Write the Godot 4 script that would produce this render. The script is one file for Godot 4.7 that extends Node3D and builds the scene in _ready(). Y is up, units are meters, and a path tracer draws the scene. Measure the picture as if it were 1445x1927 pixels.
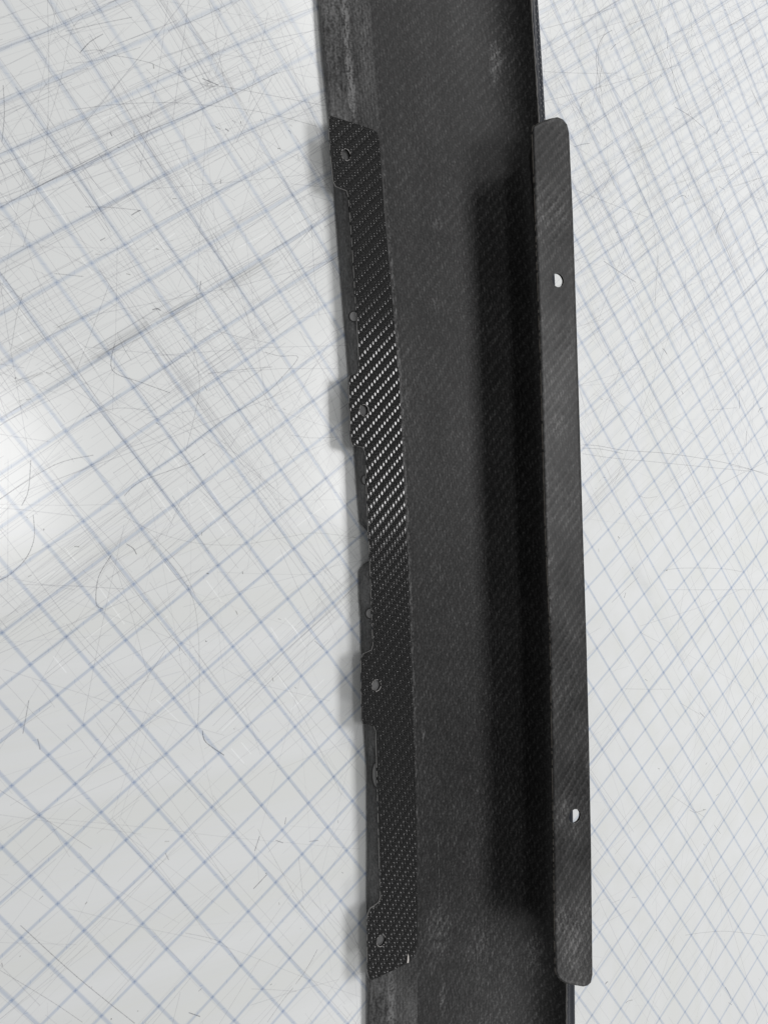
extends Node3D
# A carbon fibre body panel lying on a scratched translucent cutting mat. Lengths below are millimetres, scaled by MM.
const MM := 0.001
const CELL := 25.4
const GRID_ORIGIN := Vector2(-255.44, 209.20)
const GRID_U := Vector2(0.56751, 0.82337)
const GRID_V := Vector2(0.82337, -0.56751)
const STRIP := [ -40.3, -285.3, -24, -284.1, -4.7, -282.3, -1.6, -280.6, -0.4, -276.1, 1.6, -222.2, 4.4, -175.3, 6.8, -128, 7.3, -108.2, 8.4, -102.7, 8.5, -76.5, 8.8, -52.6, 8.9, -24.7, 9.3, 15.1, 9.6, 39.1, 9.3, 95, 8.8, 135, 8.8, 175, 8.3, 215, 6.9, 254.8, 5.5, 294.5, 4.5, 324.3, 2.8, 331.7, -3.1, 336.2, -19.7, 337.8, -35, 338.9, -37.5, 336.9, -38.6, 331.9, -36.7, 291.5, -34.3, 287.2, -26.7, 284.7, -25.2, 281.7, -24.9, 246.6, -24.1, 200, -23.5, 159.6, -25.1, 155.8, -33.8, 152.7, -35, 149.4, -33.4, 106.5, -31.5, 102.1, -24.3, 100.3, -22.8, 96.6, -23, 71.7, -22.7, 36.8, -23.1, -2.1, -22.9, -25.3, -22.9, -44.7, -25.3, -48.2, -33.1, -49.7, -34.3, -53.1, -34.1, -95.3, -33, -99.9, -26.4, -101.8, -24.9, -105, -25.4, -141.2, -26.6, -191.1, -27.9, -229.3, -29.4, -233.7, -37.9, -235.3, -39.9, -238.8, -40.9, -253.7, -41.7, -272.5, -41.6, -283.1 ]
const HOLES := [ -29.1, -259.4, -22.8, -74.9, -22, 126.3, -26.6, 312.5 ]
const BRACKET := [ 119.1, -292.1, 120.4, -296.5, 127.1, -300.8, 137.3, -305.9, 145.8, -308.9, 151.4, -308.4, 155.8, -305.1, 157.7, -298.3, 158.4, -234.4, 158, -170.3, 157.5, -106.1, 156.1, 22.5, 155.4, 108.3, 153.9, 194.1, 151.7, 279.7, 147.9, 379.8, 145.9, 385.6, 142.3, 386.9, 137.2, 386, 119, 377.2, 112.1, 370.7, 109.6, 364.8, 109.4, 358.5, 113.9, 228.3, 117.3, 103.7, 116.8, 20.4, 118.5, -108.3, 118.7, -166.4, 119, -236.8 ]
const BHOLES := [ 138.5, -178, 134.6, 248.2 ]
const EDGE := [ -41.6, -396.7, -40.8, -366.1, -39.4, -331.9, -36.5, -292, -34.6, -247.9, -32.3, -193.8, -28.4, -108.3, -27.3, -73.1, -26, -45.6, -25.1, -16.1, -24, 7.6, -19, 12.5, -16.5, 15, -16.5, 35.7, -22, 38, -26.5, 42.9, -27, 64.5, -26.3, 76.4, -27.1, 104, -27.7, 155.2, -26.6, 190.9, -28.9, 249.8, -31.9, 304.3, -35.3, 377, -37.5, 405 ]
const CREASE := [ -4.2, -409.8, -2.5, -379, 1.3, -285.8, 5.7, -183.8, 8.2, -108.5, 9.7, -52.8, 10.5, 39.2, 9.7, 135.4, 7.8, 255.5, 5.3, 327.2, 2.6, 385.4, 0.7, 414 ]
const RIMIN := [ 141.9, -439.3, 142.8, -413.6, 145.6, -323.1, 151.8, -185.7, 152.7, -21.6, 150.7, 154.9, 147.1, 258.6, 139.4, 403.9, 138.1, 428.6, 135.6, 459.9 ]
const RIMOUT := [ 150, -443, 151.8, -417.3, 154.7, -320.7, 158.3, -186.9, 159.9, -21.6, 158.4, 156.4, 155.4, 261.2, 149.9, 408.6, 148.9, 433.7, 147.2, 465.6 ]
const FLANGEHOLES := [ -26, -143.5, -24.5, -24.3, -24.6, 73.7, -24.8, 192.6 ]
const MARKS_1 := [
	5, 50, 3, -206, -297, -200, -305, -192, -312, 4, 35, 3, -204, -298, -196, -301, -189, -301, 4, 40, 3, -186, -300, -175, -301, -161, -301, 4, 45, 3, -251, -266, -251, -249,
	-253, -232, 3, 40, 4, -121, -354, -117, -331, -114, -309, -111, -292, 4, 35, 7, -214, -259, -185, -269, -154, -277, -129, -281, -92, -285, -63, -285, -43, -284, 4, 38, 5, -163,
	-301, -128, -295, -112, -297, -73, -299, -32, -301, 3, 40, 4, -172, -217, -154, -221, -99, -235, -54, -247, 3, 30, 5, -224, -324, -225, -281, -228, -237, -233, -213, -244, -170, 4,
	40, 3, -207, -200, -192, -202, -173, -203, 3, 32, 3, -132, -315, -111, -319, -86, -323, 3, 28, 4, -192, -327, -209, -313, -218, -278, -228, -243, 6, 60, 3, -128, -299, -122,
	-298, -117, -297, 8, 45, 3, -127, -296, -123, -296, -122, -294, 9, 60, 2, -113, -268, -111, -267, 6, 50, 2, -120, -268, -117, -267, 5, 40, 2, -108, -275, -106, -274, 7,
	60, 2, -190, -250, -189, -248, 6, 45, 2, -166, -266, -164, -265, 5, 45, 2, -175, -254, -175, -250, 6, 50, 3, -179, -199, -175, -202, -173, -203, 4, 50, 6, -256, -192,
	-215, -222, -177, -249, -139, -272, -105, -294, -73, -316, 5, 40, 3, -239, -205, -215, -221, -193, -236, 4, 30, 4, -255, -224, -228, -241, -185, -268, -121, -306, 4, 40, 3, -214,
	-308, -194, -318, -173, -328, 4, 25, 3, -214, -288, -195, -295, -168, -310, 3, 30, 3, -59, -319, -49, -319, -37, -321, 6, 50, 2, -199, -180, -196, -182, 4, 40, 3, -227,
	-156, -218, -156, -210, -156, 4, 55, 4, -193, -115, -195, -98, -177, -91, -159, -85, 3, 45, 5, -149, -122, -141, -110, -139, -90, -143, -71, -150, -47, 4, 45, 7, -91, -116,
	-80, -114, -66, -114, -79, -99, -92, -87, -123, -68, -149, -49, 3, 35, 3, -175, -68, -154, -72, -135, -75, 4, 40, 3, -133, -99, -108, -103, -86, -106, 3, 45, 3, -75,
	-58, -57, -56, -36, -57, 4, 55, 3, -263, -18, -232, -38, -209, -44, 4, 50, 4, -191, -18, -180, -27, -149, -38, -137, -45, 5, 55, 3, -245, -41, -247, -23, -251, -14,
	4, 30, 3, -212, -68, -193, -74, -172, -73, 14, 38, 4, -217, -98, -170, -128, -133, -150, -84, -182, 22, 20, 4, -220, -97, -170, -128, -133, -150, -79, -183, 12, 30, 3,
	-261, -67, -240, -79, -218, -94, 9, 30, 3, -259, -102, -233, -119, -205, -135, 8, 28, 3, -260, -85, -236, -94, -216, -107, 3, 40, 3, -191, -121, -187, -112, -183, -105, 3,
	40, 3, -245, -142, -249, -129, -253, -108, 3, 35, 3, -195, -152, -205, -126, -216, -98, 6, 50, 3, -168, -139, -165, -140, -163, -139, 6, 45, 2, -136, -155, -135, -161, 6,
	50, 2, -169, -65, -167, -64, 3, 30, 3, -263, -15, -224, -13, -190, -13, 4, 60, 5, -245, -8, -245, 6, -250, 18, -259, 27, -265, 30, 4, 55, 4, -201, 20, -209,
	33, -211, 49, -207, 53, 3, 38, 7, -192, -5, -173, 6, -146, 15, -116, 18, -83, 15, -57, 13, -21, 19, 3, 42, 5, -166, 24, -151, 48, -147, 76, -148, 114, -150,
	136, 6, 60, 3, -147, 141, -145, 149, -133, 160, 5, 40, 2, -252, 104, -256, 123, 3, 35, 3, -180, 2, -157, 30, -148, 50, 6, 40, 2, -248, 128, -247, 134, 3,
	28, 3, -192, 1, -207, 59, -222, 123, 3, 25, 3, -188, 97, -160, 88, -124, 71, 3, 26, 3, -132, 100, -107, 115, -52, 136, 5, 50, 3, -191, 13, -187, 16, -185,
	20, 5, 45, 2, -62, 91, -55, 98, 5, 50, 2, -79, 122, -78, 123, 3, 42, 3, -274, 260, -247, 288, -230, 307, 4, 45, 3, -262, 237, -232, 278, -199, 319, 5,
	75, 2, -116, 256, -106, 249, 5, 50, 2, -110, 221, -114, 230, 4, 50, 2, -175, 216, -173, 221, 3, 22, 4, -250, 175, -185, 197, -130, 217, -32, 250, 3, 24, 5,
	-235, 235, -191, 260, -140, 288, -82, 329, -37, 359, 4, 40, 3, -70, 313, -79, 324, -88, 332]
const MARKS_2 := [
	4, 36, 3, -90, 334, -98, 340, -110, 351, 5, 50, 2, -98, 227, -93, 230, 5, 45, 2, -73, 234, -66, 235, 6, 50, 2, -91, 217, -90, 213, 6, 60, 2, -164,
	325, -157, 330, 5, 50, 2, -157, 313, -155, 312, 5, 55, 2, -107, 248, -106, 248, 3, 28, 3, -111, 216, -90, 260, -79, 281, 3, 25, 3, -164, 195, -145, 227, -132,
	252, 4, 24, 3, -164, 272, -140, 286, -128, 306, 5, 40, 2, -48, 263, -47, 264, 5, 50, 5, 264, -436, 253, -428, 246, -417, 242, -402, 247, -376, 5, 55, 3, 261,
	-417, 265, -421, 268, -424, 4, 45, 2, 330, -482, 327, -471, 6, 55, 3, 337, -458, 340, -449, 339, -438, 5, 55, 3, 342, -434, 346, -412, 354, -394, 5, 60, 3, 347,
	-383, 368, -379, 390, -371, 5, 45, 3, 211, -318, 220, -322, 230, -325, 4, 40, 4, 210, -280, 239, -276, 272, -272, 302, -269, 5, 60, 3, 418, -295, 407, -280, 401, -266,
	5, 50, 3, 415, -379, 412, -374, 407, -369, 5, 50, 4, 337, -288, 345, -294, 354, -298, 360, -296, 4, 42, 3, 246, -409, 241, -375, 246, -364, 4, 40, 3, 249, -400,
	244, -370, 255, -350, 6, 55, 2, 223, -361, 220, -354, 5, 55, 3, 480, -413, 474, -420, 468, -427, 4, 35, 3, 177, -377, 225, -387, 270, -398, 4, 35, 3, 169, -410,
	208, -428, 270, -459, 4, 32, 3, 177, -351, 245, -379, 357, -427, 4, 35, 3, 286, -447, 313, -461, 327, -470, 4, 40, 3, 447, -353, 461, -360, 475, -363, 4, 40, 2,
	474, -344, 479, -338, 5, 50, 2, 409, -316, 418, -314, 8, 26, 4, 317, -299, 374, -320, 439, -346, 494, -377, 9, 22, 3, 342, -283, 398, -308, 491, -341, 9, 24, 3,
	271, -322, 320, -343, 403, -396, 4, 52, 7, 208, -52, 227, -51, 260, -47, 317, -44, 383, -37, 434, -29, 473, -20, 4, 48, 3, 208, -49, 231, -48, 257, -44, 4, 40,
	5, 207, -44, 243, -40, 285, -37, 363, -31, 444, -25, 4, 38, 3, 408, -32, 442, -27, 473, -22, 5, 45, 3, 486, -242, 467, -226, 436, -204, 5, 55, 3, 242, -220,
	263, -212, 283, -205, 4, 55, 3, 315, -234, 311, -211, 308, -188, 6, 65, 3, 316, -145, 319, -143, 322, -140, 6, 55, 3, 428, -105, 429, -97, 429, -90, 6, 50, 3,
	459, -87, 463, -91, 467, -92, 4, 30, 3, 275, -5, 286, -2, 301, -3, 5, 50, 2, 439, -67, 437, -51, 4, 45, 2, 379, -35, 375, -26, 6, 55, 2, 243, -135,
	244, -133, 6, 55, 2, 341, -105, 343, -102, 5, 45, 2, 433, -114, 436, -109, 4, 32, 3, 304, -141, 317, -123, 345, -92, 4, 35, 2, 422, -71, 418, -63, 4, 30,
	2, 363, -62, 393, -78, 4, 35, 2, 379, -87, 424, -91, 3, 30, 2, 347, 7, 372, -12, 4, 34, 4, 306, 68, 334, 68, 392, 73, 425, 79, 4, 30, 3, 310,
	87, 376, 93, 466, 101, 4, 40, 3, 236, 92, 253, 82, 271, 72, 5, 45, 3, 412, 232, 425, 223, 439, 211, 6, 60, 2, 350, 212, 357, 218, 6, 50, 2, 254,
	85, 252, 89, 4, 25, 3, 248, 173, 278, 178, 311, 183, 6, 45, 2, 275, 168, 278, 170, 5, 45, 2, 398, 249, 401, 252, 5, 45, 2, 341, 168, 340, 174, 5,
	55, 2, 222, 42, 222, 45, 5, 50, 2, 264, 62, 265, 64, 4, 26, 2, 272, 124, 302, 139, 4, 28, 2, 322, 198, 350, 214, 4, 45, 4, 330, 304, 337, 308,
	347, 309, 354, 309, 4, 32, 4, 317, 423, 345, 429, 381, 439, 440, 462, 5, 50, 3, 373, 493, 378, 501, 381, 508, 5, 50, 2, 377, 510, 382, 514, 5, 45, 3,
	234, 460, 237, 459, 243, 460, 6, 65, 3, 210, 434, 211, 433, 213, 433, 4, 35, 3, 228, 321, 236, 316, 243, 312, 5, 45, 2, 370, 299, 374, 298, 4, 30, 2,
	222, 364, 232, 364, 4, 35, 2, 247, 366, 253, 368, 4, 30, 2, 306, 285, 351, 316]
const MARKS_3 := [
	5, 35, 2, 365, 327, 374, 338]

var rng := RandomNumberGenerator.new()
var sheets: Array[PackedByteArray] = []
const SHEET := 2048
const SHEET_SIZE := Vector2(600, 720)
const SHEET_FROM := Vector2(-480, -740)


func _ready() -> void:
	rng.seed = 4711
	# ---- camera
	var cam := Camera3D.new()
	cam.name = "camera"
	cam.transform = Transform3D(Basis(Vector3(0.86539, 0.49945, 0.04058), Vector3(0.03949, 0.01276, -0.99914), Vector3(-0.49954, 0.86625, -0.00868)).orthonormalized(), Vector3(-298.42, 517.49, -5.19) * MM)
	cam.fov = 66.32
	cam.near = 0.01
	cam.far = 20.0
	cam.current = true
	add_child(cam)
	# ---- air and exposure
	var env := Environment.new()
	env.background_mode = Environment.BG_COLOR
	env.background_color = Color(0.31, 0.31, 0.31).linear_to_srgb()
	env.tonemap_mode = Environment.TONE_MAPPER_LINEAR
	env.tonemap_exposure = 1.17
	env.sdfgi_enabled = true
	env.ssao_enabled = true
	env.ssil_enabled = true
	var we := WorldEnvironment.new()
	we.name = "environment"
	we.environment = env
	add_child(we)
	# ---- lamps: a row of ceiling panels to the right of the table, a smaller one above it
	for z in [-1900, -250, 2250]:
		lamp(Vector3(1260, 1800, z), Vector2(720, 640), 1.75)
	lamp(Vector3(-160, 1800, -130), Vector2(260, 420), 0.36)
	build_mat()
	build_panel()


func lin(v: float, warm := 0.0) -> Color:
	return Color(v * (1.0 + warm), v, v * (1.0 - warm)).linear_to_srgb()


func paint(albedo: Color, rough: float, spec := 0.5) -> StandardMaterial3D:
	var m := StandardMaterial3D.new()
	m.albedo_color = albedo
	m.roughness = rough
	m.metallic_specular = spec
	return m


func lamp(at: Vector3, size: Vector2, energy: float) -> void:
	var l := AreaLight3D.new()
	l.name = "ceiling_light"
	l.area_size = size * MM
	l.light_energy = energy
	l.light_color = Color(1.0, 0.995, 0.995)
	l.shadow_enabled = true
	l.position = at * MM
	l.rotation_degrees = Vector3(-90, 0, 0)
	add_child(l, true)


# ------------------------------------------------------------------ helpers for shapes

func pts(a: Array) -> PackedVector2Array:
	var out := PackedVector2Array()
	for i in a.size() / 2:
		out.append(Vector2(a[i * 2], a[i * 2 + 1]))
	return out


func along(a: Array, z: float) -> float:   # x of a polyline given as x, z pairs with z rising
	var n := a.size() / 2
	if z <= a[1]:
		return a[0]
	for i in n - 1:
		if z <= a[i * 2 + 3]:
			var t: float = (z - a[i * 2 + 1]) / maxf(a[i * 2 + 3] - a[i * 2 + 1], 0.01)
			return lerpf(a[i * 2], a[i * 2 + 2], t)
	return a[n * 2 - 2]


func smooth_along(a: Array, z: float) -> float:   # the same, rounded off
	var s := 0.0
	for k in 7:
		s += along(a, z + (k - 3) * 14.0)
	return s / 7.0


func part(called: String, st: SurfaceTool, m: Material, parent: Node) -> MeshInstance3D:
	st.generate_normals()
	var o := MeshInstance3D.new()
	o.name = called
	o.mesh = st.commit()
	o.mesh.surface_set_material(0, m)
	parent.add_child(o, true)
	return o


func begin() -> SurfaceTool:
	var st := SurfaceTool.new()
	st.begin(Mesh.PRIMITIVE_TRIANGLES)
	return st


func vert(st: SurfaceTool, p: Vector3, uv: Vector2, uv2: Vector2) -> void:
	st.set_uv(uv)
	st.set_uv2(uv2)
	st.add_vertex(p * MM)


# rows[r][c] = points from left to right, rows go towards +z; facing up
func grid(st: SurfaceTool, rows: Array, smooth: int, across_from: float, across_to: float, flip := false) -> void:
	st.set_smooth_group(smooth)
	for r in rows.size() - 1:
		var a: PackedVector3Array = rows[r]
		var b: PackedVector3Array = rows[r + 1]
		var la := 0.0
		var n := a.size()
		for c in n - 1:
			var lb := la + a[c].distance_to(a[c + 1])
			var u := [la, lb]
			la = lb
			var q := [a[c], a[c + 1], b[c + 1], b[c]]
			var uv := [Vector2(u[0], a[c].z), Vector2(u[1], a[c].z), Vector2(u[1], b[c].z), Vector2(u[0], b[c].z)]
			var order := [0, 1, 2, 0, 2, 3] if not flip else [0, 2, 1, 0, 3, 2]
			for k in order:
				vert(st, q[k], uv[k] / 18.8, Vector2((uv[k].x - across_from) / (across_to - across_from), (uv[k].y + 600.0) / 1160.0))


func cut_ears(poly: PackedVector2Array) -> PackedInt32Array:   # triangles of a polygon that may touch itself along cuts; counter-clockwise in (x, z)
	var idx := range(poly.size())
	var out := PackedInt32Array()
	var guard := 0
	while idx.size() > 3 and guard < 4000:
		guard += 1
		var best := -1
		var best_quality := -1.0
		for i in idx.size():
			var a := poly[idx[(i - 1 + idx.size()) % idx.size()]]
			var b := poly[idx[i]]
			var c := poly[idx[(i + 1) % idx.size()]]
			var area := (b - a).cross(c - a)
			if area <= 1e-7:
				continue
			var clear := true
			for j in idx:
				var p := poly[j]
				if p.distance_squared_to(a) < 1e-8 or p.distance_squared_to(b) < 1e-8 or p.distance_squared_to(c) < 1e-8:
					continue
				if (b - a).cross(p - a) >= -1e-9 and (c - b).cross(p - b) >= -1e-9 and (a - c).cross(p - c) >= -1e-9:
					clear = false
					break
			if clear:
				var long := maxf(a.distance_squared_to(b), maxf(b.distance_squared_to(c), c.distance_squared_to(a)))
				var quality := area / long
				if quality > best_quality:
					best_quality = quality
					best = i
		if best < 0:
			break
		var s := idx.size()
		out.append_array([idx[(best - 1 + s) % s], idx[best], idx[(best + 1) % s]])
		idx.remove_at(best)
	if idx.size() == 3:
		out.append_array([idx[0], idx[1], idx[2]])
	return out


func turned(poly: PackedVector2Array, ccw: bool) -> PackedVector2Array:
	var a := 0.0
	for i in poly.size():
		a += poly[i].cross(poly[(i + 1) % poly.size()])
	if (a > 0.0) != ccw:
		poly.reverse()
	return poly


func inset(poly: PackedVector2Array, d: float) -> PackedVector2Array:   # counter-clockwise, inwards by d
	var out := PackedVector2Array()
	var n := poly.size()
	for i in n:
		var e := (poly[i] - poly[(i - 1 + n) % n]).normalized()
		var f := (poly[(i + 1) % n] - poly[i]).normalized()
		var m := Vector2(-e.y, e.x) + Vector2(-f.y, f.x)
		var l := m.length_squared()
		out.append(poly[i] + (m * 2.0 / l if l > 0.6 else m.normalized() * 1.2) * d)
	return out


func with_holes(poly: PackedVector2Array, holes: Array) -> PackedVector2Array:   # bridges each hole (clockwise) to the outline
	for h: PackedVector2Array in holes:
		var bi := 0
		var bj := 0
		var best := INF
		for i in poly.size():
			for j in h.size():
				var d := poly[i].distance_squared_to(h[j])
				if d < best:
					best = d
					bi = i
					bj = j
		var out := poly.slice(0, bi + 1)
		for k in h.size() + 1:
			out.append(h[(bj + k) % h.size()])
		out.append_array(poly.slice(bi))
		poly = out
	return poly


func ring_of(at: Vector2, r: Vector2, n: int, rough := 0.0) -> PackedVector2Array:
	var out := PackedVector2Array()
	for i in n:
		var a := -TAU * i / n
		out.append(at + Vector2(cos(a) * r.x, sin(a) * r.y) * (1.0 + rng.randf_range(-rough, rough)))
	return turned(out, false)


# A flat sheet with rounded upper edges: outline and holes in (x, z), steps = [inset, drop] pairs from the rim inwards
func sheet(st: SurfaceTool, outline: PackedVector2Array, holes: Array, top: float, thick: float, steps: Array) -> void:
	outline = turned(outline, true)
	var box := Rect2(outline[0], Vector2.ZERO)
	for p in outline:
		box = box.expand(p)
	var put := func(p: Vector2, y: float) -> void:
		vert(st, Vector3(p.x, y, p.y), p / 18.8, Vector2((p.x - box.position.x) / box.size.x, (p.y - box.position.y) / box.size.y))
	var levels := [[outline, top - thick]]
	for s in steps:
		levels.append([inset(outline, s[0]) if s[0] > 0.0 else outline, top - s[1]])
	for k in levels.size() - 1:
		st.set_smooth_group(1 if k > 0 else 3)
		var a: PackedVector2Array = levels[k][0]
		var b: PackedVector2Array = levels[k + 1][0]
		for i in a.size():
			var j := (i + 1) % a.size()
			put.call(a[i], levels[k][1])
			put.call(a[j], levels[k][1])
			put.call(b[j], levels[k + 1][1])
			put.call(a[i], levels[k][1])
			put.call(b[j], levels[k + 1][1])
			put.call(b[i], levels[k + 1][1])
	var last: Array = levels[levels.size() - 1]
	for side in 2:
		var poly := with_holes(last[0] if side == 0 else outline, holes)
		var y: float = last[1] if side == 0 else top - thick
		st.set_smooth_group(5 if side == 0 else 2)
		var tri := cut_ears(poly)
		for t in tri.size() / 3:
			var order := [0, 1, 2] if side == 0 else [0, 2, 1]
			for k in order:
				put.call(poly[tri[t * 3 + k]], y)
	for h: PackedVector2Array in holes:
		st.set_smooth_group(4)
		for i in h.size():
			var j := (i + 1) % h.size()
			var y1: float = last[1]
			var y0 := top - thick
			put.call(h[i], y0)
			put.call(h[j], y0)
			put.call(h[j], y1)
			put.call(h[i], y0)
			put.call(h[j], y1)
			put.call(h[i], y1)


# ------------------------------------------------------------------ the cutting mat

func stroke(a: Vector2, b: Vector2, width: float, tint: Vector3, soft := 0.0, taper := 0.0, rough := 0.0) -> void:
	var scale := Vector2(SHEET, SHEET) / SHEET_SIZE
	for q in 4:
		var from := SHEET_FROM + Vector2(q % 2, q / 2) * SHEET_SIZE
		var p := (a - from) * scale
		var r := (b - from) * scale
		var lo := p.min(r) - Vector2(12, 12)
		var hi := p.max(r) + Vector2(12, 12)
		if hi.x < 0 or hi.y < 0 or lo.x > SHEET or lo.y > SHEET:
			continue
		var tall := absf(r.y - p.y) >= absf(r.x - p.x)
		if tall and r.y < p.y or not tall and r.x < p.x:
			var t := p
			p = r
			r = t
		var p0 := p.y if tall else p.x
		var r0 := r.y if tall else r.x
		var c0 := p.x if tall else p.y
		var c1 := r.x if tall else r.y
		var dirn := (r - p).normalized()
		var stretch := (scale.x / maxf(absf(dirn.y), 0.5)) if tall else (scale.y / maxf(absf(dirn.x), 0.5))
		var half := width * 0.5 * stretch
		var fade := maxf(soft * stretch, 0.5)
		var buf := sheets[q]
		var first := maxi(int(p0), 0)
		var last := mini(int(r0) + 1, SHEET)
		var span := maxf(r0 - p0, 0.001)
		for i in range(first, last):
			var t := clampf((i + 0.5 - p0) / span, 0.0, 1.0)
			var c := lerpf(c0, c1, t)
			var strength := 1.0
			if taper > 0.0:
				strength = minf(1.0, minf(t, 1.0 - t) / taper)
			if rough > 0.0:
				strength *= 1.0 - rough * rng.randf()
			var m0 := maxi(int(c - half - fade), 0)
			var m1 := mini(int(c + half + fade) + 1, SHEET)
			for m in range(m0, m1):
				var k := clampf((half + fade - absf(m + 0.5 - c)) / (2.0 * fade), 0.0, 1.0)
				if half < 0.5:
					k *= half * 2.0
				k *= strength
				if k <= 0.004:
					continue
				var at := (i * SHEET + m) * 3 if tall else (m * SHEET + i) * 3
				buf[at] = mini(255, int(buf[at] * (1.0 - k * tint.x)))
				buf[at + 1] = mini(255, int(buf[at + 1] * (1.0 - k * tint.y)))
				buf[at + 2] = mini(255, int(buf[at + 2] * (1.0 - k * tint.z)))
		sheets[q] = buf


func grid_point(u: float, v: float) -> Vector2:
	return GRID_ORIGIN + (GRID_U * u + GRID_V * v) * CELL


func wear(p: Vector2) -> float:   # how much the mat has been cut on, by place
	if p.x < 0.0:
		return clampf(0.75 - p.y / 420.0, 0.32, 1.0)
	return clampf(0.45 - (p.y + 40.0) / 330.0, 0.2, 1.0)


func cut_mark(p: Vector2, way: Vector2, long: float, wide: float, dark: float) -> void:
	var bend := Vector2(-way.y, way.x) * rng.randf_range(-0.02, 0.02) * long
	var a := p - way * long * 0.5
	var m := p + bend
	var b := p + way * long * 0.5
	var tint := Vector3(dark, dark * 1.0, dark * 0.92)
	stroke(a, m, wide, tint, 0.0, 0.0, 0.5)
	stroke(m, b, wide, tint, 0.0, 0.0, 0.5)


func build_mat() -> void:
	# the sheet's own tone, with a little cloudiness in the plastic
	for q in 4:
		var buf := PackedByteArray()
		buf.resize(SHEET * SHEET * 3)
		var row := PackedByteArray()
		for i in SHEET:
			row.append_array([228, 230, 230])
		buf.clear()
		for i in SHEET:
			buf.append_array(row)
		sheets.append(buf)
	# the printed one-inch grid, seen through the plastic; it lies deeper, and reads wider and softer, where the sheet has lifted
	for k in range(-40, 60):
		for way in 2:
			var a := grid_point(k, -50) if way == 0 else grid_point(-50, k)
			var b := grid_point(k, 70) if way == 0 else grid_point(70, k)
			var bold := way == 0 and k == 11
			for n in 240:
				var p := a.lerp(b, n / 240.0)
				var r := a.lerp(b, (n + 1) / 240.0)
				if p.x < -500 or p.x > 740 or p.y < -760 or p.y > 720:
					continue
				var lifted := clampf((-p.y + 40.0) / 420.0, 0.0, 1.0)
				var wide := 1.95 + 0.6 * lifted + (0.5 if bold else 0.0)
				stroke(p, r, wide, Vector3(0.122, 0.098, 0.055) * ((1.0 - 0.42 * lifted) * (0.9 if p.x > 100.0 else 1.0) * (1.3 if bold else 1.0)), 0.45 + 0.75 * lifted)
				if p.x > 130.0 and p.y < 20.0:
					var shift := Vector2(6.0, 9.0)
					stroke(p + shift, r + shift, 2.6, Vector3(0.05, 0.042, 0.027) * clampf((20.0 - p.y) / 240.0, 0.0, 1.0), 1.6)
	# years of knife cuts, most of them along the grid
	var made := 0
	for n in 11500:
		var p := Vector2(rng.randf_range(-460, 700), rng.randf_range(-720, 660))
		var w := wear(p)
		if rng.randf() > w:
			continue
		made += 1
		var kind := rng.randf()
		var way := GRID_V if kind < 0.5 else GRID_U if kind < 0.84 else Vector2.from_angle(rng.randf() * TAU)
		if kind < 0.84:
			if rng.randf() < 0.55:   # guided by a printed line
				var off := p - GRID_ORIGIN
				var across := GRID_U if kind < 0.5 else GRID_V
				var d := off.dot(across)
				p += across * (roundf(d / CELL) * CELL - d + rng.randfn(0.0, 2.6))
			way = way.rotated(rng.randfn(0.0, 0.03))
		cut_mark(p, way, minf(22.0 - 40.0 * log(rng.randf() + 0.01), 190.0), rng.randf_range(0.22, 0.42), rng.randf_range(0.04, 0.2) * (0.55 + 0.55 * w))
	for n in 3600:
		var p := Vector2(rng.randf_range(-420, 660), rng.randf_range(-680, 640))
		if rng.randf() > wear(p) * 0.9:
			continue
		var kind := rng.randf()
		var way := (GRID_V if kind < 0.4 else GRID_U if kind < 0.6 else Vector2.from_angle(rng.randf() * TAU)).rotated(rng.randfn(0.0, 0.12))
		cut_mark(p, way, rng.randf_range(30, 240), rng.randf_range(0.2, 0.34), rng.randf_range(0.06, 0.22))
	# bundles of cuts that have worn grey bands beside some of the printed lines
	for n in 80:
		var p := Vector2(rng.randf_range(-400, 600), rng.randf_range(-640, 120))
		if rng.randf() > wear(p):
			continue
		var way := GRID_V if rng.randf() < 0.6 else GRID_U
		var side := Vector2(-way.y, way.x)
		for k in rng.randi_range(8, 22):
			cut_mark(p + side * rng.randfn(0.0, 4.5) + way * rng.randfn(0.0, 25.0), way.rotated(rng.randfn(0.0, 0.012)), rng.randf_range(50, 200), rng.randf_range(0.22, 0.42), rng.randf_range(0.04, 0.13))
	# dull scuffed streaks
	for n in 70:
		var p := Vector2(rng.randf_range(-360, 560), rng.randf_range(-600, 60))
		if rng.randf() > wear(p):
			continue
		var way := (GRID_V if rng.randf() < 0.7 else GRID_U).rotated(rng.randfn(0.0, 0.05))
		stroke(p, p + way * rng.randf_range(50, 200), rng.randf_range(3.0, 9.0), Vector3(1.0, 0.96, 0.9) * rng.randf_range(0.015, 0.045), 2.5, 0.3, 0.6)
	# blade scores, their bright streaks in the glare painted in
	for n in 70:
		var p := Vector2(rng.randf_range(-300, -60), rng.randf_range(-260, 160))
		var way := (GRID_U if rng.randf() < 0.7 else GRID_V).rotated(rng.randfn(0.0, 0.05))
		stroke(p, p + way * rng.randf_range(6, 34), 0.5, Vector3(-0.07, -0.07, -0.07), 0.2)
	# small nicks and specks
	for n in 900:
		var p := Vector2(rng.randf_range(-460, 700), rng.randf_range(-720, 660))
		if rng.randf() > wear(p) + 0.1:
			continue
		var way := Vector2.from_angle(rng.randf() * TAU)
		stroke(p, p + way * rng.randf_range(0.3, 3.0), rng.randf_range(0.25, 0.6), Vector3.ONE * rng.randf_range(0.15, 0.5), 0.0, 0.0, 0.4)
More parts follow.
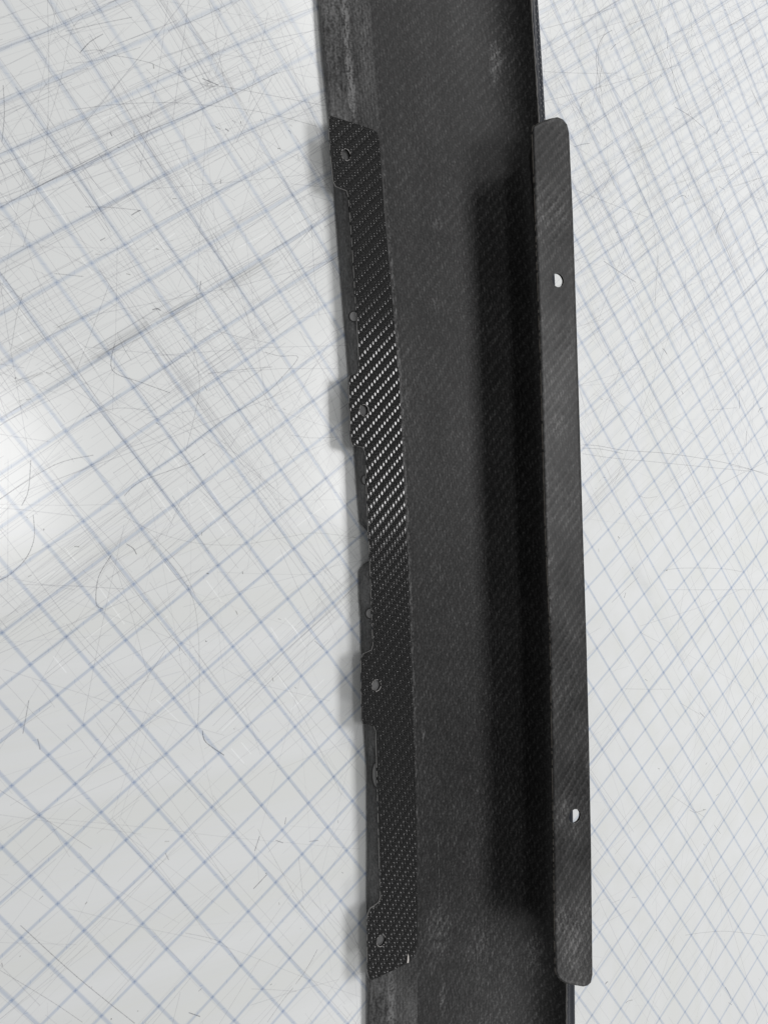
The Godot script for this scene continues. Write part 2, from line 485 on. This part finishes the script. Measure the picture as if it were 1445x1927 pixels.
	for marks in [MARKS_1, MARKS_2, MARKS_3]:
		var i := 0
		while i < marks.size():
			var wide: float = marks[i] * 0.1
			var dark: float = marks[i + 1] * 0.01
			var count: int = marks[i + 2]
			var path := PackedVector2Array()
			for k in count:
				path.append(Vector2(marks[i + 3 + k * 2], marks[i + 4 + k * 2]))
			if count > 2 and wide < 0.65:   # a curved cut
				var bent := PackedVector2Array([path[0]])
				for k in count - 1:
					for q in 5:
						bent.append(path[k].cubic_interpolate(path[k + 1], path[maxi(k - 1, 0)], path[mini(k + 2, count - 1)], (q + 1) / 5.0))
				path = bent
			for k in path.size() - 1:
				var a := path[k]
				var b := path[k + 1]
				if wide > 0.65 and count > 2:   # a worn band: many cuts side by side
					var side := (b - a).normalized().rotated(PI / 2)
					for n in int(wide * 9.0):
						var s := side * rng.randfn(0.0, wide * 1.4)
						var t := rng.randf() * 0.4
						stroke(a.lerp(b, t) + s, a.lerp(b, minf(1.0, t + rng.randf_range(0.6, 1.0))) + s + side * rng.randfn(0.0, 0.8), 0.4, Vector3.ONE * dark * rng.randf_range(0.1, 0.34), 0.0, 0.0, 0.4)
				else:
					stroke(a, b, wide * 0.8, Vector3(dark, dark, dark * 0.95) * 0.8, 0.0, 0.0, 0.5)
			i += 3 + count * 2
	var gloss := FastNoiseLite.new()
	gloss.seed = 5
	gloss.frequency = 0.02
	gloss.fractal_octaves = 5
	var tone := NoiseTexture2D.new()
	tone.width = 512
	tone.height = 512
	tone.seamless = true
	tone.noise = gloss
	tone.color_ramp = Gradient.new()
	tone.color_ramp.offsets = PackedFloat32Array([0.25, 0.75])
	tone.color_ramp.colors = PackedColorArray([Color(0.985, 0.985, 0.98), Color(1, 1, 1)])
	var mat := MeshInstance3D.new()
	mat.name = "cutting_mat"
	var mesh := ArrayMesh.new()
	for q in 4:
		var st := begin()
		var from := SHEET_FROM + Vector2(q % 2, q / 2) * SHEET_SIZE
		for k in [Vector2(0, 0), Vector2(1, 0), Vector2(1, 1), Vector2(0, 0), Vector2(1, 1), Vector2(0, 1)]:
			var p: Vector2 = from + k * SHEET_SIZE
			st.set_normal(Vector3.UP)
			vert(st, Vector3(p.x, 0, p.y), k, p / 420.0)
		st.commit(mesh)
		var m := paint(Color.WHITE, 0.2)
		m.albedo_texture = ImageTexture.create_from_image(Image.create_from_data(SHEET, SHEET, false, Image.FORMAT_RGB8, sheets[q]))
		m.texture_repeat = false
		m.detail_enabled = true
		m.detail_blend_mode = BaseMaterial3D.BLEND_MODE_MUL
		m.detail_uv_layer = BaseMaterial3D.DETAIL_UV_2
		m.detail_albedo = tone
		mesh.surface_set_material(q, m)
	mat.mesh = mesh
	mat.set_meta("kind", "structure")
	mat.set_meta("label", "scratched white translucent cutting mat printed with a blue one-inch grid")
	add_child(mat)
	sheets.clear()


# ------------------------------------------------------------------ woven carbon

func twill() -> Array:   # [height, tone, roughness pictures] of 8 by 8 tows of a 2/2 twill
	var n := 512
	var per := 64.0
	var height := Image.create(n, n, false, Image.FORMAT_RGBF)
	var tone := Image.create(n, n, false, Image.FORMAT_RGB8)
	var gloss := Image.create(n, n, false, Image.FORMAT_L8)
	var lift := []
	for i in 64:
		lift.append(rng.randf_range(-0.05, 0.05))
	var fibre := FastNoiseLite.new()
	fibre.seed = 9
	fibre.frequency = 0.11
	for y in n:
		for x in n:
			var i := int(x / per)
			var j := int(y / per)
			var phase := (i + j) % 4
			# the warp float that covers this column, nearest to this row
			var centre := j + (1.0 if phase == 0 else 0.0 if phase == 1 else 2.0 if phase == 3 else -1.0)
			var u := (x / per - i - 0.5) * 2.0
			var v := y / per - centre
			var jj := posmod(int(round(centre)), 8)
			var e := pow(pow(absf(u) / 0.80, 2.0) + pow(absf(v) / 0.68, 2.0), 3.0)
			var e4 := pow(e, 2.0 / 3.0)
			var warp := 1.0 - e4 if e < 1.0 else (1.0 - pow(e, 1.0 / 6.0)) * 3.0
			var w := (y / per - j - 0.5) * 2.0
			var along_weft := (x / per - i - 0.5) + (0.5 if phase == 3 else -0.5)
			var weft := -0.7 + 0.9 * sqrt(maxf(0.0, 1.0 - w * w)) - 2.0 * absf(along_weft)
			var h: float = maxf(maxf(warp, weft), -3.5) + lift[i * 8 + jj] * u
			height.set_pixel(x, y, Color(h, h, h))
			var top := warp > weft
			var g := 0.9 + 0.1 * (fibre.get_noise_2d(x * (3.0 if top else 0.3), y * (0.3 if top else 3.0)))
			var t := g * (1.0 if top else 0.80) - (0.1 if warp < 0.0 and weft < -0.2 else 0.0)
			tone.set_pixel(x, y, Color(t, t, t))
			gloss.set_pixel(x, y, Color.WHITE * ((0.72 + 6.0 * lift[i * 8 + jj]) * smoothstep(0.92, 0.74, pow(e, 1.0 / 6.0)) if top else 0.0))
	return [height, tone, gloss]


func normals_of(height: Image, depth: float) -> ImageTexture:
	var n := height.get_width()
	var out := Image.create(n, n, false, Image.FORMAT_RGB8)
	var d := height.get_data().to_float32_array()
	for y in n:
		for x in n:
			var dx := (d[(y * n + (x + 1) % n) * 3] - d[(y * n + (x + n - 1) % n) * 3]) * depth * 0.5
			var dy := (d[(((y + 1) % n) * n + x) * 3] - d[(((y + n - 1) % n) * n + x) * 3]) * depth * 0.5
			var v := Vector3(-dx, dy, 1.0).normalized()
			out.set_pixel(x, y, Color(v.x * 0.5 + 0.5, v.y * 0.5 + 0.5, v.z * 0.5 + 0.5))
	return ImageTexture.create_from_image(out)


func noise_bytes(n: int, m: int, freq: float, octaves: int, s: int, squeeze := Vector2.ONE) -> PackedByteArray:
	var f := FastNoiseLite.new()
	f.seed = s
	f.frequency = freq
	f.fractal_octaves = octaves
	var im := f.get_image(int(n * squeeze.x), int(m * squeeze.y))
	im.convert(Image.FORMAT_L8)
	im.resize(n, m, Image.INTERPOLATE_BILINEAR)
	return im.get_data()


func scratch(buf: PackedByteArray, n: int, m: int, a: Vector2, b: Vector2, add: int) -> void:
	var steps := int(maxf(absf(b.x - a.x), absf(b.y - a.y))) + 1
	for i in steps:
		var p := a.lerp(b, float(i) / steps)
		var x := int(p.x)
		var y := int(p.y)
		if x >= 0 and y >= 0 and x < n and y < m:
			var k := y * n + x
			buf[k] = clampi(buf[k] + int(add * rng.randf_range(0.3, 1.0)), 0, 255)


# Grain, dust, scuffs and scratches of a worn moulded surface; marks = [u, v, radius u, radius v, amount]
func worn(n: int, m: int, size: Vector2, s: int, base: int, grain: float, patch: float, scuffs: Array, specks: int, lines: int) -> ImageTexture:
	var per := Vector2(size.x / n, size.y / m)   # the noises are made at so many samples a millimetre
	var fine := noise_bytes(n, m, 0.3, 2, s, (per * 1.6).min(Vector2.ONE))
	var hair := noise_bytes(n, m, 0.3, 2, s + 1, (per * Vector2(1.5, 0.32)).min(Vector2.ONE))
	var big := noise_bytes(n, m, 0.02, 4, s + 2, (per * Vector2(1.0, 0.6)).min(Vector2.ONE))
	var buf := PackedByteArray()
	buf.resize(n * m)
	for k in n * m:
		buf[k] = clampi(int(base + (fine[k] - 128) * grain + (hair[k] - 128) * grain * 0.8 + (big[k] - 128) * patch), 0, 255)
	for q in scuffs:
		var at := Vector2(q[0] * n, q[1] * m)
		var r := Vector2(q[2] * n, q[3] * m)
		for y in range(maxi(0, int(at.y - r.y)), mini(m, int(at.y + r.y))):
			for x in range(maxi(0, int(at.x - r.x)), mini(n, int(at.x + r.x))):
				var d := Vector2((x - at.x) / r.x, (y - at.y) / r.y).length()
				if d < 1.0:
					var k := y * n + x
					var broken := 1.0 if q[4] < 0 else clampf((hair[k] + fine[k] - 150.0) / 120.0, 0.0, 1.3)
					buf[k] = clampi(int(buf[k] + q[4] * (1.0 - d) * broken), 0, 255)
	for i in specks:
		var x := rng.randi_range(1, n - 2)
		var y := rng.randi_range(1, m - 2)
		var k := y * n + x
		var add := rng.randi_range(20, 110)
		buf[k] = mini(255, buf[k] + add)
		if rng.randf() < 0.4:
			buf[k + 1] = mini(255, buf[k + 1] + add)
	for i in lines:
		var a := Vector2(rng.randf() * n, rng.randf() * m)
		scratch(buf, n, m, a, a + Vector2.from_angle(rng.randfn(PI / 2, 0.35)) * rng.randf_range(4, 40), rng.randi_range(15, 80))
	return ImageTexture.create_from_image(Image.create_from_data(n, m, false, Image.FORMAT_L8, buf))


func crossings(size: Vector2, s: int, amount: float, from: float, to: float, cover := 0.75) -> Array:   # dull pits where the tows of a twill cross, worn away in patches
	var f := FastNoiseLite.new()
	f.seed = s
	f.frequency = 0.018
	var out := []
	for i in int(size.x / 2.35):
		for j in int(size.y / 2.35):
			if (i + j) % 4 > 0 or rng.randf() < 0.3:
				continue
			var p := Vector2(i + 0.5, j + 0.5) * 2.35 + Vector2(rng.randfn(0.0, 0.18), rng.randfn(0.0, 0.18))
			var t := p.x / size.x
			var k := clampf(f.get_noise_2d(p.x * 1.6, p.y) * 1.9 + cover, 0.0, 1.0) * smoothstep(from - 0.12, from, t) * smoothstep(to + 0.12, to, t)
			if k * rng.randf_range(0.4, 1.2) > 0.22:
				out.append([t, p.y / size.y, rng.randf_range(1.3, 2.1) / size.x, rng.randf_range(1.3, 2.3) / size.y, -amount * k * rng.randf_range(0.6, 1.3)])
	return out


func carbon(base: float, rough: float, normal: Texture2D, depth: float, tone: Texture2D, wear_map: Texture2D, warm := 0.0) -> StandardMaterial3D:
	var m := paint(lin(base, warm), rough, 0.42)
	m.albedo_texture = tone
	if normal:
		m.normal_enabled = true
		m.normal_texture = normal
		m.normal_scale = depth
	if wear_map:
		m.detail_enabled = true
		m.detail_blend_mode = BaseMaterial3D.BLEND_MODE_MUL
		m.detail_uv_layer = BaseMaterial3D.DETAIL_UV_2
		m.detail_albedo = wear_map
	return m


# ------------------------------------------------------------------ the body panel

func panel_rows() -> Array:
	var zs := []
	var z := -600.0
	while z <= 560.0:
		zs.append(z)
		z += 2.0 if absf(z) < 420.0 else 8.0
	return zs


func build_panel() -> void:
	var root := Node3D.new()
	root.name = "carbon_panel"
	root.set_meta("label", "long black carbon fibre body panel lying across the scratched cutting mat")
	root.set_meta("category", "body panel")
	add_child(root)
	var weave := twill()
	var weave_normal := normals_of(weave[0], 6.5)
	var weave_tone := ImageTexture.create_from_image(weave[1])
	var zs := panel_rows()
	var black := paint(lin(0.008), 0.3)

	# the left flange with its rolled, notched edge
	var top_rows := []
	var under_rows := []
	var band_rows := []
	var floor_rows := []
	var floor_under := []
	var bead_rows := []
	for z: float in zs:
		var ends := maxf(smoothstep(-245.0, -284.0, z), smoothstep(295.0, 335.0, z))
		var edge := along(EDGE, z) + 1.25
		var low := lerpf(2.5, 3.5, ends)
		var high := lerpf(14.5, 6.8, ends)
		var shelf := lerpf(14.5, 11.6, ends)
		var crease := smooth_along(CREASE, z)
		var seam := crease - 24.0
		var reach := lerpf(5.5, 2.2, ends)
		var row := PackedVector3Array()
		row.append(Vector3(edge + 0.6, low - 1.2, z))
		for k in 7:
			var a := k / 6.0 * PI / 2
			row.append(Vector3(edge + reach * (1.0 - cos(a)), low + (high - low) * sin(a), z))
		for k in 4:
			row.append(Vector3(lerpf(edge + reach, seam, (k + 1) / 4.0), lerpf(high, shelf, (k + 1) / 4.0), z))
		top_rows.append(row)
		var under := PackedVector3Array()
		for p in row:
			under.append(p + Vector3(1.2 if p.x < edge + reach else 0.0, -1.6 if p.x >= edge + reach else -0.3, 0))
		under_rows.append(under)
		var band := PackedVector3Array()
		for k in 9:
			var t := k / 8.0
			band.append(Vector3(lerpf(seam, crease, t), lerpf(shelf, 14.5, t) + 0.25 * sin(t * PI), z))
		band_rows.append(band)
		var wide := smooth_along(RIMIN, z)
		var row2 := PackedVector3Array()
		var low2 := PackedVector3Array()
		for k in 57:
			var t := 1.0 - pow(1.0 - k / 56.0, 1.6)
			var p := Vector3(lerpf(crease, wide, t), floor_height(t), z)
			row2.append(p)
			low2.append(p + Vector3(1.2 * t * t, -1.8, 0))
		floor_rows.append(row2)
		floor_under.append(low2)
		var rim := smooth_along(RIMOUT, z)
		var bead := PackedVector3Array()
		for k in 11:
			var a := k / 10.0 * PI
			bead.append(Vector3(lerpf(wide, rim, 0.5 - 0.5 * cos(a)), 27.0 + 1.7 * sin(a) - 2.0 * k / 10.0, z))
		bead.append(Vector3(rim - 0.4, 18.0, z))
		bead.append(Vector3(rim - 2.0, 2.0, z))
		bead_rows.append(bead)

	var flange_wear_and_light := worn(128, 2048, Vector2(34, 1160), 21, 120, 0.3, 0.25, [[0.42, 0.19, 0.6, 0.13, 30.0], [0.45, 0.85, 0.6, 0.08, 30.0]], 500, 60)  # paler ends: dust, and the lit look of the ledge painted in
	var st := begin()
	grid(st, top_rows, 1, 0, 34)
	grid(st, under_rows, 2, 0, 34, true)
	part("edge_flange", st, carbon(0.36, 0.45, weave_normal, 0.03, null, flange_wear_and_light), root)
	st = begin()
	grid(st, band_rows, 1, 0, 24)
	part("weave_band", st, carbon(0.15, 0.5, weave_normal, 0.3, null, worn(128, 2048, Vector2(24, 1160), 31, 120, 0.4, 0.5, [[0.14, 0.2, 0.2, 0.1, 140.0], [0.14, 0.245, 0.17, 0.03, 90.0], [0.12, 0.85, 0.18, 0.07, 120.0], [0.6, 0.2, 0.4, 0.08, 30.0]], 500, 80)), root)

	var scuffs := [[0.83, 0.196, 0.05, 0.014, 210.0], [0.81, 0.207, 0.035, 0.012, 150.0], [0.34, 0.322, 0.06, 0.006, 110.0], [0.30, 0.377, 0.05, 0.005, 110.0], [0.05, 0.44, 0.05, 0.02, 60.0], [0.15, 0.8, 0.12, 0.03, 70.0], [0.5, 0.82, 0.2, 0.03, 60.0], [0.80, 0.84, 0.08, 0.02, 130.0], [0.66, 0.84, 0.1, 0.03, 70.0], [0.012, 0.5, 0.016, 0.3, 150.0], [0.015, 0.425, 0.025, 0.02, 130.0], [0.18, 0.843, 0.03, 0.014, 130.0], [0.5, 0.9, 0.4, 0.1, 50.0], [0.07, 0.665, 0.015, 0.006, 150.0], [0.16, 0.778, 0.004, 0.03, 230.0], [0.157, 0.745, 0.004, 0.02, 180.0]]
	scuffs.append_array(crossings(Vector2(150, 1160), 81, 75.0, 0.03, 0.5))
	var floor_wear := worn(1024, 2048, Vector2(150, 1160), 41, 124, 0.8, 0.16, scuffs, 2600, 170)
	st = begin()
	grid(st, floor_rows, 1, 0, 150)
	grid(st, floor_under, 2, 0, 150, true)
	var floor_skin := carbon(0.15, 0.52, weave_normal, 0.07, weave_tone, floor_wear)
	part("moulded_panel", st, floor_skin, root)
	st = begin()
	grid(st, bead_rows, 1, 0, 40)
	var rim_skin := paint(Color(0.016, 0.019, 0.026).linear_to_srgb(), 0.34, 0.35)
	part("rolled_rim", st, rim_skin, root)
	add_rim_edge(root)

	# flange holes half under the strip: discs, lit bottom and shaded edge painted
	for i in FLANGEHOLES.size() / 2:
		var at := Vector3(along(EDGE, FLANGEHOLES[i * 2 + 1]) + 4.0, 13.9, FLANGEHOLES[i * 2 + 1])
		var r := Vector2(3.0, 3.4) if i < 3 else Vector2(3.0, 9.0)
		st = begin()
		for k in 24:
			var a := TAU * k / 24.0
			var b := TAU * (k + 1) / 24.0
			var tilt := Basis(Vector3(0, 0, 1), 0.5)
			for q in [Vector3.ZERO, Vector3(cos(a) * r.x, 0, sin(a) * r.y), Vector3(cos(b) * r.x, 0, sin(b) * r.y)]:
				vert(st, at + tilt * (q + Vector3(-0.5, 0.35, 0)), Vector2.ZERO, Vector2.ZERO)
		part("painted_flange_hole", st, paint(lin(0.16), 0.6), root)
		st = begin()
		for k in 24:
			var a := TAU * k / 24.0
			var b := TAU * (k + 1) / 24.0
			var tilt := Basis(Vector3(0, 0, 1), 0.5)
			for q in [Vector3.ZERO, Vector3(cos(a) * (r.x + 0.9), 0, sin(a) * (r.y + 0.7)), Vector3(cos(b) * (r.x + 0.9), 0, sin(b) * (r.y + 0.7))]:
				vert(st, at + tilt * (q + Vector3(-0.8, 0.18, 0)), Vector2.ZERO, Vector2.ZERO)
		part("painted_hole_shade", st, black, root)  # dark disc put where the side of the hole is in shade

	build_strip(root, weave_normal, ImageTexture.create_from_image(weave[2]))
	build_bracket(root, weave_normal, weave_tone)


func floor_height(t: float) -> float:
	var xs := [0.0, 0.03, 0.15, 0.35, 0.58, 0.72, 0.84, 0.92, 0.965, 1.0]
	var hs := [14.5, 13.4, 10.2, 5.6, 2.6, 3.1, 5.8, 10.2, 15.5, 27.0]
	for i in 9:
		if t <= xs[i + 1] + 1e-5:
			var p0: float = hs[maxi(i - 1, 0)]
			var p3: float = hs[mini(i + 2, 9)]
			var d: float = xs[i + 1] - xs[i]
			var m0: float = (hs[i + 1] - p0) / (xs[i + 1] - xs[maxi(i - 1, 0)]) * d
			var m1: float = (p3 - hs[i]) / (xs[mini(i + 2, 9)] - xs[i]) * d
			var s: float = (t - xs[i]) / d
			return (2 * s * s * s - 3 * s * s + 1) * hs[i] + (s * s * s - 2 * s * s + s) * m0 + (-2 * s * s * s + 3 * s * s) * hs[i + 1] + (s * s * s - s * s) * m1
	return 27.0


func add_rim_edge(root: Node3D) -> void:   # the frayed grey edge of the inner ply along the rim
	var rows := []
	var z := -600.0
	while z <= 560.0:
		var x := smooth_along(RIMIN, z) + rng.randf_range(-0.25, 0.35)
		var row := PackedVector3Array()
		var r := rng.randf_range(0.45, 0.95)
		for k in 7:
			var a := k / 6.0 * PI
			row.append(Vector3(x - cos(a) * r, 27.0 + sin(a) * r * 1.2, z))
		rows.append(row)
		z += 3.0
	var st := begin()
	grid(st, rows, 1, 0, 3)
	# pale flecks: the sparkle of the weave on the rim, painted
	var flecks := begin()
	for n in 60:
		var at := -440.0 + n * 2.6 + rng.randf_range(-0.8, 0.8)
		var x := lerpf(smooth_along(RIMIN, at), smooth_along(RIMOUT, at), 0.3 + 0.25 * (n % 2))
		for q in [Vector3(0, 0, 0), Vector3(0.45, 0, 0.2), Vector3(0.8, 0, 1.5), Vector3(0, 0, 0), Vector3(0.8, 0, 1.5), Vector3(0.35, 0, 1.3)]:
			vert(flecks, Vector3(x, 28.0, at) + q, Vector2.ZERO, Vector2.ZERO)
	part("painted_sparkle", flecks, paint(lin(0.25), 0.4), root).set_meta("kind", "stuff")
	part("rim_edge", st, paint(lin(0.11, 0.03), 0.5), root)


func build_strip(root: Node3D, weave_normal: Texture2D, weave_gloss: Texture2D) -> void:
	var holes := []
	for i in HOLES.size() / 2:
		holes.append(ring_of(Vector2(HOLES[i * 2], HOLES[i * 2 + 1]), Vector2(3.6, 4.0), 28, 0.03))
	var st := begin()
	sheet(st, pts(STRIP), holes, 16.5, 1.9, [[0.0, 0.35], [0.35, 0.0]])
	var skin := carbon(0.006, 0.13, weave_normal, 1.0, null, null)
	skin.metallic_specular = 0.47
	skin.clearcoat_enabled = true   # level resin on the crowns of the tows
	skin.clearcoat = 1.0
	skin.clearcoat_roughness = 0.13
	skin.clearcoat_texture = weave_gloss
	var strip := part("glossy_strip", st, skin, root)
	strip.set_meta("label", "glossy black twill reinforcement strip with four tabs")
	# discs for the flange seen below
	for k in holes.size():
		var c := Vector2(HOLES[k * 2], HOLES[k * 2 + 1])
		st = begin()
		for n in 24:
			for a in [-1.0, TAU * n / 24.0, TAU * (n + 1) / 24.0]:
				var q := c if a < 0.0 else c + Vector2(cos(a) * 3.9, sin(a) * 4.3)
				vert(st, Vector3(q.x, 14.75 + 0.1 * k, q.y), Vector2.ZERO, Vector2.ZERO)
		part("painted_hole_floor", st, paint(lin(0.014 if k < 2 else 0.085), 0.5), strip)
	# chipped pale resin round the holes and along the sawn edges
	var resin := paint(lin(0.2, 0.03), 0.45)
	chipped(strip, holes, 16.53, resin)
	fray(strip, pts(STRIP), 16.2, paint(lin(0.2, 0.03), 0.5))
	# the white chip at the lower corner
	st = begin()
	var chip := [Vector2(-5.6, 336.0), Vector2(-5.0, 332.6), Vector2(-4.5, 329.0), Vector2(-3.9, 331.5), Vector2(-4.2, 335.8)]
	sheet(st, PackedVector2Array(chip), [], 16.9, 0.4, [[0.0, 0.05], [0.1, 0.0]])
	part("resin_chip", st, paint(lin(0.6, 0.05), 0.5), strip)


func chipped(on: Node3D, holes: Array, top: float, m: Material) -> void:   # broken resin round drilled holes
	for h: PackedVector2Array in holes:
		var st := begin()
		var c := Vector2.ZERO
		for p in h:
			c += p / h.size()
		for i in h.size():
			if rng.randf() < 0.3:
				continue
			var j := (i + 1) % h.size()
			var a := h[i] + (h[i] - c).normalized() * (0.2 + 0.5 * absf(sin(i * 1.7 + c.y)))
			var b := h[j] + (h[j] - c).normalized() * (0.2 + 0.5 * absf(sin(j * 1.7 + c.y)))
			for p in [[h[i], 0.0], [a, 0.17], [b, 0.17], [h[i], 0.0], [b, 0.17], [h[j], 0.0]]:
				vert(st, Vector3(p[0].x, top + p[1], p[0].y), Vector2.ZERO, Vector2.ZERO)
		part("chipped_rim", st, m, on)


func fray(on: Node3D, outline: PackedVector2Array, top: float, m: Material) -> void:   # short fibres and resin left by the saw along an edge
	var st := begin()
	var line := turned(outline, true)
	for i in line.size():
		var d := line[(i + 1) % line.size()] - line[i]
		var n := int(maxf(1.0, d.length() / 2.2))
		var out := Vector2(d.y, -d.x).normalized()
		for k in n:
			if rng.randf() < 0.25:
				continue
			var a := line[i] + d * (float(k) / n)
			var b := line[i] + d * (float(k + 1) / n)
			var w := rng.randf_range(0.12, 0.4)
			for p in [[a, 0.0], [b, 0.0], [b + out * w, -0.8], [a, 0.0], [b + out * w, -0.8], [a + out * w, -0.8]]:
				vert(st, Vector3(p[0].x, top + p[1], p[0].y), Vector2.ZERO, Vector2.ZERO)
	part("sawn_edge", st, m, on).set_meta("kind", "stuff")


func build_bracket(root: Node3D, weave_normal: Texture2D, weave_tone: Texture2D) -> void:
	var holes := []
	for i in BHOLES.size() / 2:
		holes.append(ring_of(Vector2(BHOLES[i * 2], BHOLES[i * 2 + 1]), Vector2(6.2, 5.4), 32, 0.012))
	var blots := []
	blots.append_array([[0.16, 0.555, 0.03, 0.08, 120.0], [0.45, 0.95, 0.5, 0.08, 70.0], [0.4, 0.12, 0.5, 0.07, 30.0], [0.3, 0.80, 0.012, 0.05, 160.0], [0.55, 0.74, 0.012, 0.03, 120.0], [0.2, 0.42, 0.05, 0.006, 140.0]])
	blots.append_array(crossings(Vector2(49, 695), 71, 200.0, 0.12, 0.8, 0.3))
	for i in 40:
		blots.append([rng.randf_range(0.1, 0.9), rng.randf(), rng.randf_range(0.1, 0.3), rng.randf_range(0.01, 0.03), rng.randf_range(15.0, 45.0)])
	var wear_map := worn(256, 2048, Vector2(49, 695), 61, 126, 0.4, 0.42, blots, 250, 60)
	var skin := carbon(0.185, 0.46, null, 0.0, weave_tone, wear_map, 0.01)
	var st := begin()
	sheet(st, pts(BRACKET), holes, 50.0, 1.7, [[0.0, 1.2], [0.25, 0.7], [0.8, 0.3], [1.8, 0.1], [3.2, 0.0]])
	# the leg runs from the flange's inner edge down to the wall
	var rows := []
	var back := []
	for k in 45:
		var z := lerpf(-290.0, 358.0, k / 44.0)
		var inner := leg_x(z)
		var foot := smooth_along(RIMIN, z) - 4.0
		var row := PackedVector3Array()
		var rear := PackedVector3Array()
		for c in 6:
			var t := c / 5.0
			var p := Vector3(lerpf(foot, inner + 0.9, t), lerpf(17.0, 48.6, t), z)
			row.append(p)
			rear.append(p + Vector3(1.7, 0.3, 0))
		rows.append(row)
		back.append(rear)
	grid(st, rows, 7, 0, 60, true)
	grid(st, back, 6, 0, 60)
	var b := part("mounting_bracket", st, skin, root)
	b.set_meta("label", "dull grey carbon mounting flange with two round holes")
	chipped(b, holes, 49.93, paint(lin(0.07, 0.03), 0.5))
	fray(b, pts(BRACKET), 49.0, paint(lin(0.085, 0.12), 0.5))


func leg_x(z: float) -> float:
	return along([119.6, -290.0, 119.0, -236.8, 118.7, -166.4, 118.5, -108.3, 116.8, 20.4, 117.3, 103.7, 113.9, 228.3, 109.4, 358.5], z)
